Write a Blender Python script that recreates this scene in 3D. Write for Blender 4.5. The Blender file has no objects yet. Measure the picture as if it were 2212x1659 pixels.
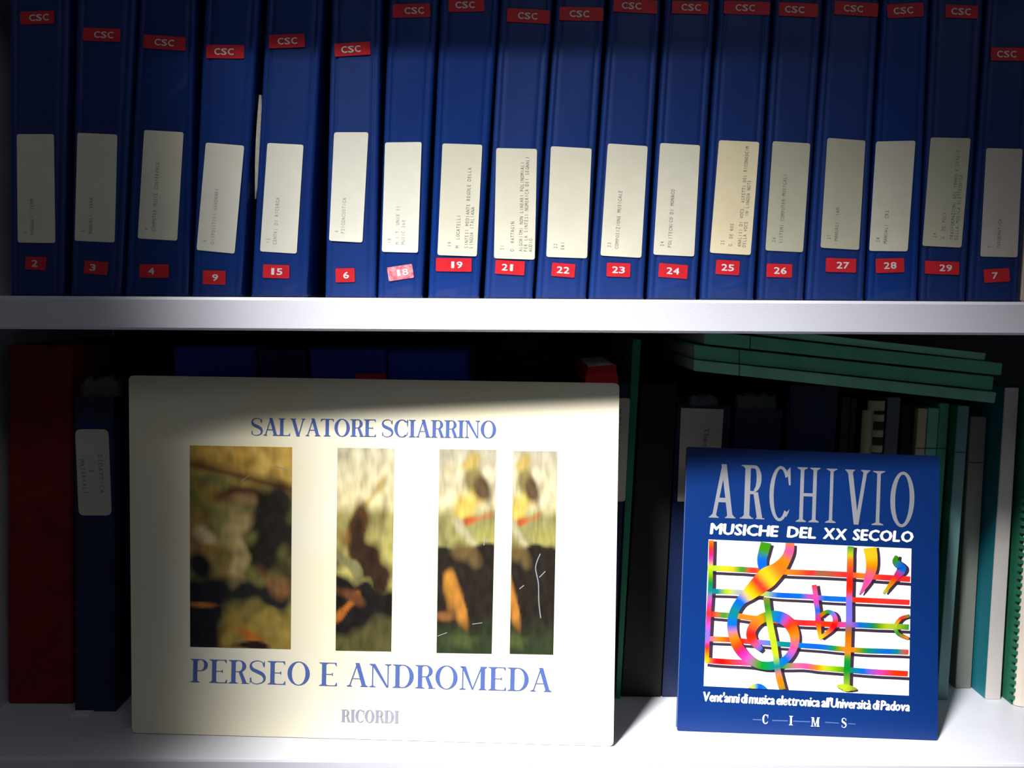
import bpy, bmesh, math, random
from mathutils import Vector, Matrix, noise
R = math.radians
random.seed(7)
sc = bpy.context.scene

# ------------------------------------------------------------------ camera
W, H, F = 2212.0, 1659.0, 2100.0
SHELF_Z = 0.403                       # top of the upper shelf board; the lower one is z = 0
CAM_D, CAM_Z = 0.82, SHELF_Z - 0.002
PITCH, ROLL = R(4.87), R(0.35)
fwd = Vector((0, math.cos(PITCH), -math.sin(PITCH)))
r0 = Vector((1, 0, 0)); u0 = r0.cross(fwd)
RT = r0*math.cos(ROLL) + u0*math.sin(ROLL)
UP = u0*math.cos(ROLL) - r0*math.sin(ROLL)
CAM = Vector((0, -CAM_D, CAM_Z))
cd = bpy.data.cameras.new('camera'); cam = bpy.data.objects.new('camera', cd)
sc.collection.objects.link(cam); sc.camera = cam
cd.sensor_fit = 'HORIZONTAL'; cd.sensor_width = 36.0; cd.lens = 36.0*F/W
cd.clip_start = 0.01
cam.matrix_world = Matrix(((RT.x, UP.x, -fwd.x, CAM.x), (RT.y, UP.y, -fwd.y, CAM.y), (RT.z, UP.z, -fwd.z, CAM.z), (0, 0, 0, 1)))
cd.dof.use_dof = True; cd.dof.focus_distance = 0.86; cd.dof.aperture_fstop = 9.0

# ------------------------------------------------------------------ world, lights, exposure
wd = bpy.data.worlds.new('world'); sc.world = wd; wd.use_nodes = True
bg = wd.node_tree.nodes['Background']
bg.inputs['Color'].default_value = (0.80, 0.86, 1.0, 1); bg.inputs['Strength'].default_value = 0.05
def spot(name, loc, aim, energy, size, blend, radius, col):
    l = bpy.data.lights.new(name, 'SPOT'); o = bpy.data.objects.new(name, l); sc.collection.objects.link(o)
    l.energy = energy; l.spot_size = R(size); l.spot_blend = blend; l.shadow_soft_size = radius; l.color = col
    o.location = loc; o.rotation_euler = (Vector(aim)-Vector(loc)).to_track_quat('-Z', 'Y').to_euler()
    return o
spot('ceiling_spotlight', (-0.80, -1.40, 2.30), (0.09, 0.0, 0.0), 1130, 21, 1.0, 0.20, (1.0, 0.985, 0.96))
la = bpy.data.lights.new('fill_light', 'AREA'); lo = bpy.data.objects.new('fill_light', la); sc.collection.objects.link(lo)  # unseen area light added as general fill
la.shape = 'RECTANGLE'; la.size = 1.6; la.size_y = 0.6; la.energy = 4.4; la.color = (0.90, 0.95, 1.0)
lo.location = (0.60, -2.0, 2.2); lo.rotation_euler = (Vector((0, 0, 0.2))-lo.location).to_track_quat('-Z', 'Y').to_euler()
vs = sc.view_settings
vs.view_transform = 'Standard'; vs.look = 'None'; vs.gamma = 1.0; vs.exposure = 0.0; vs.use_curve_mapping = False

# ------------------------------------------------------------------ helpers
def ray(px, py):
    return fwd + RT*((px-W/2)/F) - UP*((py-H/2)/F)
def atY(px, py, y):
    d = ray(px, py); return CAM + d*((y-CAM.y)/d.y)
def atZ(px, py, z=0.0):
    d = ray(px, py); return CAM + d*((z-CAM.z)/d.z)
class Plane:
    """a real surface: a point on it and its normal (towards the viewer); places prints on it"""
    def __init__(s, o, n): s.o = Vector(o); s.n = Vector(n).normalized()
    def __call__(s, px, py, off=0.0):
        d = ray(px, py); t = (s.o-CAM).dot(s.n)/d.dot(s.n)
        return CAM + d*t + s.n*off

def mesh_obj(name, verts, faces, mat, parent=None, cols=None, smooth=False):
    base = Vector(parent['_w']) if parent is not None else Vector((0, 0, 0))
    me = bpy.data.meshes.new(name)
    me.from_pydata([tuple(Vector(v)-base) for v in verts], [], faces)
    me.materials.append(mat)
    if cols:
        a = me.color_attributes.new('paint', 'FLOAT_COLOR', 'POINT')
        for i, c in enumerate(cols): a.data[i].color = (c[0], c[1], c[2], 1)
    if smooth:
        for p in me.polygons: p.use_smooth = True
    me.update()
    o = bpy.data.objects.new(name, me); sc.collection.objects.link(o)
    if parent is not None: o.parent = parent; o['_w'] = parent['_w']
    return o
def fix_normals(o, bevel=0.0, seg=2):
    bm = bmesh.new(); bm.from_mesh(o.data)
    bmesh.ops.recalc_face_normals(bm, faces=bm.faces)
    if bevel: bmesh.ops.bevel(bm, geom=[e for e in bm.edges if len(e.link_faces) == 2 and e.calc_face_angle(0) > 0.6], offset=bevel, segments=seg, affect='EDGES', clamp_overlap=True)
    bm.to_mesh(o.data); bm.free(); return o
def thing(name, label, cat, loc, group=None):
    o = bpy.data.objects.new(name, None); sc.collection.objects.link(o)
    o.location = loc; o.empty_display_size = 0.02; o['_w'] = tuple(loc)
    o['label'] = label; o['category'] = cat
    if group: o['group'] = group
    return o
def tag(o, label, cat, group=None):
    o['label'] = label; o['category'] = cat
    if group: o['group'] = group
    return o
BOXF = [(0, 1, 2, 3), (7, 6, 5, 4), (0, 4, 5, 1), (1, 5, 6, 2), (2, 6, 7, 3), (3, 7, 4, 0)]
class MB:
    def __init__(s): s.v = []; s.f = []; s.c = []
    def hexa(s, p):
        n = len(s.v); s.v += p; s.f += [tuple(n+i for i in f) for f in BOXF]; return s
    def box(s, x0, y0, z0, x1, y1, z1):
        return s.hexa([(x0, y0, z0), (x1, y0, z0), (x1, y0, z1), (x0, y0, z1), (x0, y1, z0), (x1, y1, z0), (x1, y1, z1), (x0, y1, z1)])
    def poly(s, pts, col=None):
        n = len(s.v); s.v += pts; s.f.append(tuple(range(n, n+len(pts))))
        if col is not None: s.c += [col]*len(pts)
    def obj(s, name, mat, parent=None, bevel=0.0, **k):
        o = mesh_obj(name, s.v, s.f, mat, parent, s.c or None, **k)
        return fix_normals(o, bevel) if bevel else o

# ------------------------------------------------------------------ materials
def mat(name, col, rough=0.5, spec=0.5, var=0.0, vscale=30, bump=0.0, bscale=200, coat=0.0, alpha=1.0, col2=None, attr=False, metallic=0.0):
    m = bpy.data.materials.new(name); m.use_nodes = True; nt = m.node_tree; b = nt.nodes['Principled BSDF']
    b.inputs['Roughness'].default_value = rough; b.inputs['Specular IOR Level'].default_value = spec
    b.inputs['Metallic'].default_value = metallic
    b.inputs['Coat Weight'].default_value = coat; b.inputs['Coat Roughness'].default_value = 0.15
    b.inputs['Base Color'].default_value = (*col, 1)
    if alpha < 1: b.inputs['Alpha'].default_value = alpha
    tc = nt.nodes.new('ShaderNodeTexCoord')
    if attr:
        a = nt.nodes.new('ShaderNodeAttribute'); a.attribute_name = 'paint'
        nt.links.new(a.outputs['Color'], b.inputs['Base Color'])
    elif var:
        n = nt.nodes.new('ShaderNodeTexNoise'); n.inputs['Scale'].default_value = vscale; n.inputs['Detail'].default_value = 4
        nt.links.new(tc.outputs['Object'], n.inputs['Vector'])
        mx = nt.nodes.new('ShaderNodeMix'); mx.data_type = 'RGBA'
        c2 = col2 or tuple(c*(1-var) for c in col)
        mx.inputs[6].default_value = (*col, 1); mx.inputs[7].default_value = (*c2, 1)
        mr = nt.nodes.new('ShaderNodeMapRange'); mr.inputs[1].default_value = 0.35; mr.inputs[2].default_value = 0.65
        nt.links.new(n.outputs['Fac'], mr.inputs[0]); nt.links.new(mr.outputs[0], mx.inputs[0])
        nt.links.new(mx.outputs[2], b.inputs['Base Color'])
    if bump:
        n2 = nt.nodes.new('ShaderNodeTexNoise'); n2.inputs['Scale'].default_value = bscale; n2.inputs['Detail'].default_value = 3
        nt.links.new(tc.outputs['Object'], n2.inputs['Vector'])
        bp = nt.nodes.new('ShaderNodeBump'); bp.inputs['Strength'].default_value = bump; bp.inputs['Distance'].default_value = 0.001
        nt.links.new(n2.outputs['Fac'], bp.inputs['Height']); nt.links.new(bp.outputs['Normal'], b.inputs['Normal'])
    return m
M = {}
M['metal'] = mat('grey_painted_metal', (0.62, 0.63, 0.70), 0.42, 0.4, 0.04, 12, 0.15, 900)
M['shadeback'] = mat('shade_painted_back_panel', (0.05, 0.05, 0.055), 0.7, 0.2)  # shade of the shelf interior painted in as a dark colour
M['cream'] = mat('aged_cream_label', (0.70, 0.67, 0.53), 0.6, 0.25, 0.06, 40)
M['cream_warm'] = mat('yellowed_label', (0.80, 0.70, 0.46), 0.6, 0.25, 0.06, 40)
M['cream_pink'] = mat('dull_pinkish_label', (0.56, 0.50, 0.43), 0.6, 0.25, 0.06, 40)
M['cream_light'] = mat('pale_label', (0.80, 0.78, 0.66), 0.6, 0.25, 0.05, 40)
M['cream_dim'] = mat('dull_olive_label', (0.50, 0.48, 0.36), 0.6, 0.25, 0.06, 40)
M['type'] = mat('faded_typewriter_ink', (0.15, 0.15, 0.13), 0.7, 0.1)
M['type_l'] = mat('pale_typewriter_ink', (0.30, 0.30, 0.26), 0.7, 0.1)
M['tape'] = mat('red_embossing_tape', (0.60, 0.018, 0.028), 0.3, 0.5, 0.12, 120)
M['tape_glare'] = mat('red_tape_painted_glare', (0.66, 0.09, 0.14), 0.3, 0.5, 0.5, 260, col2=(0.75, 0.33, 0.38))  # pinkish glare on the tape is painted into its colour
M['emboss'] = mat('white_embossing', (0.72, 0.60, 0.60), 0.5, 0.3)
M['pages'] = mat('page_edges', (0.62, 0.58, 0.46), 0.8, 0.1, 0.2, 300)
M['pages_w'] = mat('white_page_edges', (0.72, 0.70, 0.64), 0.8, 0.1, 0.1, 300)
M['score'] = mat('cream_score_cover', (0.80, 0.76, 0.62), 0.42, 0.3, 1, 7, 0.1, 60, col2=(0.82, 0.74, 0.52))
M['score_ink'] = mat('blue_print', (0.075, 0.125, 0.36), 0.5, 0.2)
M['score_ink2'] = mat('pale_blue_print', (0.28, 0.29, 0.38), 0.5, 0.2)
M['art'] = mat('printed_picture', (0.5, 0.4, 0.2), 0.35, 0.35, attr=True)
M['rain'] = mat('rainbow_print', (0.5, 0.4, 0.2), 0.4, 0.3, attr=True)
M['arch'] = mat('blue_glossy_cover', (0.001, 0.026, 0.155), 0.32, 0.5, 0.15, 5)
M['white_ink'] = mat('white_print', (0.86, 0.86, 0.92), 0.45, 0.3)
M['grey_ink'] = mat('silver_grey_print', (0.24, 0.245, 0.28), 0.4, 0.3)
M['faint_ink'] = mat('faint_blue_grey_print', (0.06, 0.11, 0.30), 0.4, 0.3)
M['white_panel'] = mat('white_print_panel', (0.84, 0.84, 0.90), 0.45, 0.3)
M['black_ink'] = mat('dark_violet_black_print', (0.035, 0.02, 0.04), 0.5, 0.2)
M['red_box'] = mat('dark_red_cloth', (0.20, 0.012, 0.014), 0.75, 0.2, 0.3, 60, 0.2, 500)
M['red_paper'] = mat('bright_red_card', (0.55, 0.008, 0.01), 0.5, 0.4)
M['navy'] = mat('navy_vinyl', (0.005, 0.013, 0.055), 0.45, 0.4, 0.3, 20, 0.2, 300)
M['blue_file'] = mat('royal_blue_card', (0.002, 0.035, 0.36), 0.5, 0.35, 0.15, 20)
M['blue_file_d'] = mat('deep_blue_card', (0.002, 0.014, 0.10), 0.5, 0.35, 0.15, 20)
M['black'] = mat('black_vinyl', (0.010, 0.010, 0.010), 0.6, 0.25, 0.2, 30)
M['green'] = mat('green_cloth', (0.13, 0.50, 0.32), 0.6, 0.3, 0.15, 40, 0.2, 600)
M['green_l'] = mat('light_green_cloth', (0.27, 0.68, 0.47), 0.6, 0.3, 0.25, 14, 0.2, 600)
M['green_d'] = mat('dark_green_cloth', (0.02, 0.18, 0.10), 0.6, 0.3, 0.15, 40)
M['mint'] = mat('mint_card', (0.20, 0.55, 0.40), 0.6, 0.3, 0.1, 30)
M['teal'] = mat('teal_card', (0.01, 0.20, 0.26), 0.5, 0.35, 0.1, 30)
M['teal_l'] = mat('grey_teal_spine', (0.15, 0.30, 0.30), 0.55, 0.3, 0.1, 30)
M['greyspine'] = mat('warm_grey_spine', (0.25, 0.26, 0.22), 0.6, 0.3, 0.1, 30)
M['whitespine'] = mat('off_white_spine', (0.66, 0.61, 0.58), 0.6, 0.3, 0.06, 20)
M['purple'] = mat('grey_violet_spine', (0.13, 0.13, 0.18), 0.6, 0.3)
M['brown'] = mat('dark_brown_spine', (0.09, 0.035, 0.02), 0.6, 0.3)
M['olive'] = mat('dark_olive_spine', (0.045, 0.04, 0.015), 0.6, 0.3)
M['beige'] = mat('beige_spine', (0.60, 0.50, 0.33), 0.6, 0.3, 0.1, 30)
M['comb'] = mat('ivory_plastic_comb', (0.45, 0.42, 0.25), 0.4, 0.4)
M['comb_w'] = mat('pale_cream_spine', (0.85, 0.74, 0.62), 0.5, 0.3, 0.05, 30)
M['line'] = mat('dark_spine_line', (0.02, 0.05, 0.04), 0.7, 0.1)
M['plastic'] = mat('clear_plastic_sleeve', (0.22, 0.22, 0.22), 0.2, 0.6, alpha=0.25)
def vinyl(k, col, grey):
    """glossy blue vinyl, one per binder, slightly different dye"""
    return mat('blue_vinyl_%s' % k, col, grey, 0.45, 0.12, 9, 0.12, 260, coat=0.08)

# ------------------------------------------------------------------ lettering
_gl = {}
def glyph(ch, off=0.0):
    key = (ch, off)
    if key not in _gl:
        cu = bpy.data.curves.new('t', 'FONT'); cu.body = ch; cu.size = 1.0; cu.resolution_u = 2; cu.offset = off; cu.fill_mode = 'FRONT'
        ob = bpy.data.objects.new('t', cu); sc.collection.objects.link(ob)
        bpy.context.view_layer.update()
        me = ob.evaluated_get(bpy.context.evaluated_depsgraph_get()).to_mesh()
        vs_ = [(v.co.x, v.co.y) for v in me.vertices]; fs = [tuple(p.vertices) for p in me.polygons]
        bpy.data.objects.remove(ob); bpy.data.curves.remove(cu)
        xs = [v[0] for v in vs_] or [0, .3]
        _gl[key] = (vs_, fs, min(xs), max(xs))
    return _gl[key]
CAPH = 0.70
capv = glyph('H'); CAPH = max(v[1] for v in capv[0])
def layout(txt, mono=None, off=0.0, gap=0.09, space=0.35, shear=0.0, full=None):
    """-> verts (x, y in cap heights), faces, width"""
    V, Fc, x = [], [], 0.0
    for ch in txt:
        if ch == ' ':
            x += mono if mono else space; continue
        v, f, a, b = glyph(ch, off); n = len(V)
        if mono:
            w = min(b-a, mono*0.86) if not full else (full if ch != '1' else full*.45); s = w/max(b-a, 1e-4); ox = x+(mono-w)/2
            V += [(ox+(p[0]-a)*s, p[1]/CAPH) for p in v]; x += mono
        else:
            V += [(x+(p[0]-a)/CAPH+shear*p[1]/CAPH, p[1]/CAPH) for p in v]; x += (b-a)/CAPH+gap
        Fc += [tuple(i+n for i in q) for q in f]
    return V, Fc, x if mono else x-gap
def put_text(name, lay, plane, A, B, up, m, parent, off=0.0004, bold=()):
    """lettering printed on the surface from A to B (baseline), caps `up` high"""
    V, Fc, w = lay
    ex = ((B[0]-A[0])/w, (B[1]-A[1])/w)
    vv = []; ff = []
    for k, (bx, by) in enumerate(((0, 0),)+tuple(bold)):
        n = len(vv); vv += [plane(A[0]+p[0]*ex[0]+p[1]*up[0]+bx, A[1]+p[0]*ex[1]+p[1]*up[1]+by, off+k*4e-6) for p in V]
        ff += [tuple(i+n for i in q) for q in Fc]
    # overlapping pieces of one letter are staggered by a few micrometres
    me = mesh_obj(name, vv, ff, m, parent); nrm = plane.n
    if lay is not None and len(V) and len(Fc) > 1 and len(Fc[0]) < 12 and len(set(i for q in Fc for i in q)) == sum(len(q) for q in Fc):
        for j, q in enumerate(ff):
            for i in q: me.data.vertices[i].co += nrm*(j % 9)*4e-6
    return me
# ---- hand-built roman capitals with thick stems and hairlines
def didone(ch, S=0.16, T=0.03, sf=0.09, st=0.025):
    P = []
    def bar(x0, y0, x1, y1, t): P.append([(x0-t/2, y0), (x0+t/2, y0), (x1+t/2, y1), (x1-t/2, y1)])
    def hb(x0, x1, y, t=T): P.append([(x0, y-t/2), (x1, y-t/2), (x1, y+t/2), (x0, y+t/2)])
    def foot(x, y, t, l=sf):
        d = 1 if y < .5 else -1; a = t/2+l
        P.append([(x-a, y), (x+a, y), (x+a, y+d*st), (x-a, y+d*st)])
        P.append([(x-a*.8, y+d*st), (x+a*.8, y+d*st), (x+t/2, y+d*(st+.045)), (x-t/2, y+d*(st+.045))])
    def stem(x, t=S): bar(x, 0, x, 1, t); foot(x, 0, t); foot(x, 1, t)
    def arc(cx, cy, rx, ry, a0, a1, tx, ty, n=22):
        for i in range(n):
            p = [R(a0+(a1-a0)*k/n) for k in (i, i+1)]
            P.append([(cx+rx*math.cos(p[0]), cy+ry*math.sin(p[0])), (cx+rx*math.cos(p[1]), cy+ry*math.sin(p[1])),
                      (cx+(rx-tx)*math.cos(p[1]), cy+(ry-ty)*math.sin(p[1])), (cx+(rx-tx)*math.cos(p[0]), cy+(ry-ty)*math.sin(p[0]))])
    def tip(x, y, d, h=.14): P.append([(x, y), (x-.07, y), (x, y+d*h)])
    s = S/2
    if ch == 'I': stem(sf+s); w = 2*sf+S
    elif ch == 'L': stem(sf+s); hb(sf+S, .56, T/2); tip(.56, T, 1); w = .58
    elif ch == 'T': bar(.32, 0, .32, 1, S); foot(.32, 0, S); hb(.02, .62, 1-T/2); tip(.62, 1-T, -1); P.append([(.02, 1-T), (.09, 1-T), (.02, 1-T-.14)]); w = .64
    elif ch == 'E':
        stem(sf+s); hb(sf+S, .58, T/2); hb(sf+S, .56, 1-T/2); hb(sf+S, .44, .5); tip(.58, T, 1); tip(.56, 1-T, -1)
        P.append([(.44, .42), (.44, .58), (.39, .5)]); w = .60
    elif ch in 'PR':
        stem(sf+s); x = sf+S
        hb(x, x+.12, 1-T/2); hb(x, x+.12, .5-T/2+.02)
        arc(x+.12, .75, .22, .25, -90, 90, S*.9, T); w = x+.36
        if ch == 'R': P.append([(x+.10, .5), (x+.10+S*.85, .5), (x+.24+S, 0), (x+.24, 0)]); P.append([(x+.2, 0), (x+.30+S, 0), (x+.30+S, st), (x+.2, st)]); w = x+.33+S*.4
    elif ch == 'D':
        stem(sf+s); x = sf+S; hb(x, x+.10, T/2); hb(x, x+.10, 1-T/2); arc(x+.10, .5, .36, .5, -90, 90, S, T); w = x+.48
    elif ch == 'O': arc(.38, .5, .36, .515, 0, 360, S, T, 40); w = .76
    elif ch == 'C':
        arc(.38, .5, .36, .515, 48, 312, S, T, 32); P.append([(.60, .88), (.63, .62), (.66, .62), (.665, 1.0), (.63, 1.0)]); P.append([(.60, .13), (.655, .30), (.67, .28), (.62, .09)]); w = .70
    elif ch == 'A':
        tt = T*1.3; bar(.10, 0, .35, 1, tt); bar(.58, 0, .35, 1.02, S); hb(.19, .49, .34); foot(.10, 0, tt, sf*.8); foot(.58, 0, S, sf*.7); w = .70
    elif ch == 'V':
        tt = T*1.3; bar(.12, 1, .36, -.02, S); bar(.60, 1, .38, 0, tt); foot(.12, 1, S, sf*.7); foot(.60, 1, tt, sf*.8); w = .70
    elif ch == 'N':
        tt = T*1.3; bar(.12, 0, .12, 1, tt); bar(.62, 0, .62, 1, tt); P.append([(.07, 1), (.07+S, 1), (.64, 0), (.62-S*.4, 0)]); foot(.12, 0, tt); foot(.62, 1, tt); foot(.08, 1, tt, sf*.6); w = .74
    elif ch == 'M':
        tt = T*1.3; bar(.12, 0, .12, 1, tt); P.append([(.08, 1), (.08+S, 1), (.47, 0), (.42, 0)]); bar(.44, 0, .73, 1, tt); bar(.77, 0, .77, 1, S); foot(.12, 0, tt); foot(.77, 0, S, sf*.7); foot(.10, 1, tt, sf*.6); foot(.80, 1, S, sf*.5); w = .92
    elif ch == 'H': stem(sf+s); stem(.55); hb(sf+S, .55-s, .5, T*1.2); w = .55+s+sf
    elif ch == 'S':
        c = [(.50, .78), (.46, .93), (.30, 1.0), (.13, .93), (.08, .78), (.14, .63), (.30, .53), (.46, .42), (.53, .25), (.47, .08), (.28, 0.0), (.12, .07), (.07, .24)]
        t = [.05, .03, T, T*1.4, S*.55, S*.95, S*1.05, S*.95, S*.6, T*1.4, T, .03, .05]
        P += ribbon(c, t)[0]; P.append([(.50, .74), (.53, .74), (.53, 1.0), (.50, .9)]); P.append([(.05, .0), (.07, .26), (.10, .26), (.08, .09)]); w = .60
    return P, w
def catmull(pts, n=6):
    out = []
    for i in range(len(pts)-1):
        p0 = pts[max(i-1, 0)]; p1 = pts[i]; p2 = pts[i+1]; p3 = pts[min(i+2, len(pts)-1)]
        for k in range(n):
            t = k/n
            out.append(tuple(.5*(2*b+(c-a)*t+(2*a-5*b+4*c-d)*t*t+(3*b-a-3*c+d)*t**3) for a, b, c, d in zip(p0, p1, p2, p3)))
    out.append(tuple(pts[-1])); return out
def ribbon(c, t, n=6, cols=None):
    """quads of a pen stroke of varying width; colours run along it"""
    full = [tuple(p)+(w,)+(tuple(cols[i]) if cols else ()) for i, (p, w) in enumerate(zip(c, t))]
    q = catmull(full, n); L = []
    for i, p in enumerate(q):
        a = q[max(i-1, 0)]; b = q[min(i+1, len(q)-1)]; dx, dy = b[0]-a[0], b[1]-a[1]; l = math.hypot(dx, dy) or 1
        nx, ny = -dy/l*p[2]/2, dx/l*p[2]/2; L.append(((p[0]+nx, p[1]+ny), (p[0]-nx, p[1]-ny), p[3:6]))
    quads = [[L[i][0], L[i][1], L[i+1][1], L[i+1][0]] for i in range(len(L)-1)]
    qc = [[L[i][2], L[i][2], L[i+1][2], L[i+1][2]] for i in range(len(L)-1)]
    return quads, qc
def serif_layout(txt, S, T, gap=0.05, space=0.3, sf=0.09, st=0.025, adv=None):
    V, Fc, x = [], [], 0.0
    for ch in txt:
        if ch == ' ': x += space; continue
        P, w = didone(ch, S, T, sf, st)
        for q in P:
            n = len(V); V += [(x+p[0], p[1]) for p in q]; Fc.append(tuple(range(n, n+len(q))))
        x += w+gap
    return V, Fc, x-gap

# ------------------------------------------------------------------ bookcase
case = thing('bookcase', 'light grey painted metal bookcase holding the binders and books', 'bookcase', (0, 0.17, 0))
XL, XR, DEP = -0.5005, 0.80, 0.40
def shelf_board(z):
    # plate with a folded front lip 28 mm high and a return under it
    prof = [(0.0025, z), (0.0008, z-0.0006), (0.0, z-0.0025), (0.0, z-0.026), (0.0012, z-0.0280), (0.012, z-0.0280), (0.012, z-0.0265), (0.0025, z-0.0262), (0.0020, z-0.0030), (DEP, z-0.0025), (DEP, z)]
    v = [(XL, y, zz) for y, zz in prof] + [(XR, y, zz) for y, zz in prof]; n = len(prof)
    f = [(i, (i+1) % n, (i+1) % n+n, i+n) for i in range(n)]+[tuple(range(n)), tuple(range(2*n-1, n-1, -1))]
    return fix_normals(mesh_obj('shelf_board', v, f, M['metal'], case))
for z in (0.0, SHELF_Z, SHELF_Z+0.378): shelf_board(z)
for x0, x1 in ((XL-0.0015, XL), (XR, XR+0.0015)):
    MB().box(x0, 0.001, -0.35, x1, DEP, 1.2).box(x0-0.012 if x0 < 0 else x0, -0.0005, -0.35, x1 if x0 < 0 else x1+0.012, 0.001, 1.2).obj('side_panel', M['metal'], case, bevel=0.0003)
MB().box(XL, DEP, -0.35, XR, DEP+0.002, 1.2).obj('back_panel', M['shadeback'], case)

# unseen block added beside the bookcase to keep the spotlight off its left end
wl = MB().box(-0.74, -0.655, -1.05, -0.53, 0.46, 1.29).obj('light_blocker_left', mat('light_blocker_grey', (0.30, 0.30, 0.30), 0.9, 0.1, 0.1, 6), None, bevel=0.003)
wl['kind'] = 'structure'
# ------------------------------------------------------------------ binders on the upper shelf
SPY = 0.100
BLUE = (0.0018, 0.026, 0.165)
#  number: edges at picture y=0 and y=640, label corners, code tape (TL, TR, height, text centre), number tape, label material, lines, dye, roughness
Bd = [
 ('2', (18, 152, 20, 138), [(37, 290), (117, 290), (120, 525), (39, 524)], ((44, 26), (117, 23), 28, 84), ((56, 554), (101, 556), 28, 76), 'cream', ['2', '', 'MANUALI  TERM'], .8, .45),
 ('3', (163, 296, 150, 262), [(168, 287), (254, 291), (248, 524), (162, 520)], ((180, 60), (261, 63), 28, 225), ((184, 562), (235, 567), 28, 202), 'cream', ['3', '', 'MANUALI  VAXA'], .9, .45),
 ('4', (300, 424, 267, 408), [(312, 281), (397, 286), (383, 520), (298, 515)], ((312, 75), (402, 81), 29, 356), ((302, 571), (365, 571), 29, 327), 'cream', ['4', '', 'COMPUTER MUSIC CONFERENCE'], .95, .30),
 ('9', (440, 562, 412, 522), [(445, 308), (528, 315), (507, 548), (425, 540)], ((446, 97), (528, 98), 29, 484), ((439, 584), (488, 585), 30, 465), 'cream_light', ['9', '', 'DISPOSITIVI HARDWARE'], 1.15, .34),
 ('15', (574, 700, 540, 664), [(578, 309), (656, 313), (641, 548), (562, 543)], ((581, 76), (658, 73), 29, 620), ((569, 571), (626, 573), 29, 597), 'cream_light', ['15', '', 'CENTRI DI RICERCA'], 1.1, .36),
 ('6', (714, 826, 700, 813), [(722, 286), (796, 286), (783, 524), (711, 520)], ((722, 95), (799, 90), 28, 757), ((725, 580), (766, 579), 30, 747), 'cream_light', ['6', '', 'PSICOACUSTICA'], 1.1, .42),
 ('18', (838, 948, 814, 913), [(832, 308), (911, 307), (903, 546), (825, 544)], ((848, 10), (929, 8), 29, 894), ((836, 578), (890, 570), 30, 866), 'cream_light', ['18', '', 'M.I.T. UNIX 11', 'MUSIC 360'], 1.1, .34),
 ('19', (950, 1080, 923, 1036), [(956, 310), (1042, 313), (1030, 554), (945, 551)], ((969, -3), (1046, -4), 29, 1004), ((942, 557), (1019, 558), 29, 985), 'cream', ['19', '', 'M. LOCATELLI', '', 'SINTESI MEDIANTE REGOLE DELLA', 'LINGUA ITALIANA'], 1.1, .32),
 ('21', (1080, 1196, 1044, 1152), [(1072, 320), (1160, 322), (1155, 561), (1067, 558)], ((1096, 18), (1188, 23), 29, 1140), ((1071, 561), (1134, 565), 30, 1098), 'cream', ['21', '', 'D. BATTAGIN', '', 'ALGORITMI NON LINEARI POLINOMIALI', 'PER LA SINTESI NUMERICA DEI SEGNALI', 'AUDIO'], 1.0, .42),
 ('22', (1200, 1310, 1155, 1268), [(1190, 316), (1278, 321), (1268, 558), (1180, 555)], ((1209, 15), (1303, 17), 29, 1251), ((1193, 567), (1243, 571), 29, 1217), 'cream', ['22', '', 'ERI'], 1.0, .42),
 ('23', (1316, 1430, 1270, 1392), [(1313, 310), (1399, 316), (1385, 557), (1297, 552)], ((1326, -3), (1420, 2), 28, 1364), ((1311, 567), (1362, 569), 30, 1336), 'cream', ['23', '', 'COMPOSIZIONE MUSICALE'], 1.0, .42),
 ('24', (1436, 1548, 1397, 1506), [(1426, 309), (1512, 314), (1499, 554), (1411, 550)], ((1452, 2), (1530, 4), 27, 1492), ((1424, 568), (1486, 573), 30, 1454), 'cream', ['24', '', 'POLITECNICO DI MONACO'], 1.0, .42),
 ('25', (1552, 1670, 1512, 1630), [(1553, 303), (1640, 307), (1621, 551), (1533, 546)], ((1564, 2), (1663, 5), 28, 1609), ((1547, 561), (1598, 564), 31, 1572), 'cream_warm', ['25', '', 'G. DE ROS', '', 'ANALISI DI VOCE, ASPETTI DEL RICONOSCIM', 'DELLA VOCE  IN LINGUA NOTE'], 1.0, .42),
 ('26', (1674, 1780, 1636, 1738), [(1669, 305), (1750, 310), (1734, 545), (1653, 541)], ((1683, 5), (1767, 9), 29, 1716), ((1656, 569), (1711, 571), 29, 1685), 'cream_dim', ['26', '', 'SISTEMI COMPUTER MUSICALI'], .9, .45),
 ('27', (1784, 1902, 1740, 1868), [(1787, 298), (1869, 304), (1855, 540), (1772, 535)], ((1803, 2), (1897, 8), 29, 1843), ((1784, 557), (1849, 559), 30, 1820), 'cream_dim', ['27', '', 'MANUALI  IAM'], 1.0, .45),
 ('28', (1906, 2010, 1872, 1984), [(1892, 306), (1977, 304), (1960, 543), (1877, 542)], ((1915, 10), (1993, 6), 30, 1949), ((1891, 559), (1952, 557), 31, 1921), 'cream', ['28', '', 'MANUALI  CRS'], 1.2, .32),
 ('29', (2012, 2128, 1986, 2088), [(2010, 297), (2096, 299), (2076, 535), (1992, 531)], ((2042, 10), (2112, 13), 28, 2075), ((1998, 563), (2072, 566), 28, 2042), 'cream_dim', ['29', '', 'G. DE POLI', '', 'TRASFORMAZIONI NEL TEMPO E SPAZIO', 'DELLA MUSICA ELETTRONICA'], .8, .45),
 ('7', (2132, 2240, 2089, 2204), [(2130, 320), (2208, 322), (2197, 556), (2117, 554)], ((2140, 103), (2222, 104), 28, 2173), ((2124, 582), (2179, 579), 29, 2147), 'cream_pink', ['7', '', '', 'INFORMATICA'], .8, .45),
]
SP = Plane((0, SPY, 0), (0, -1, 0))
BH, BDEP = 0.318, 0.27
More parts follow.
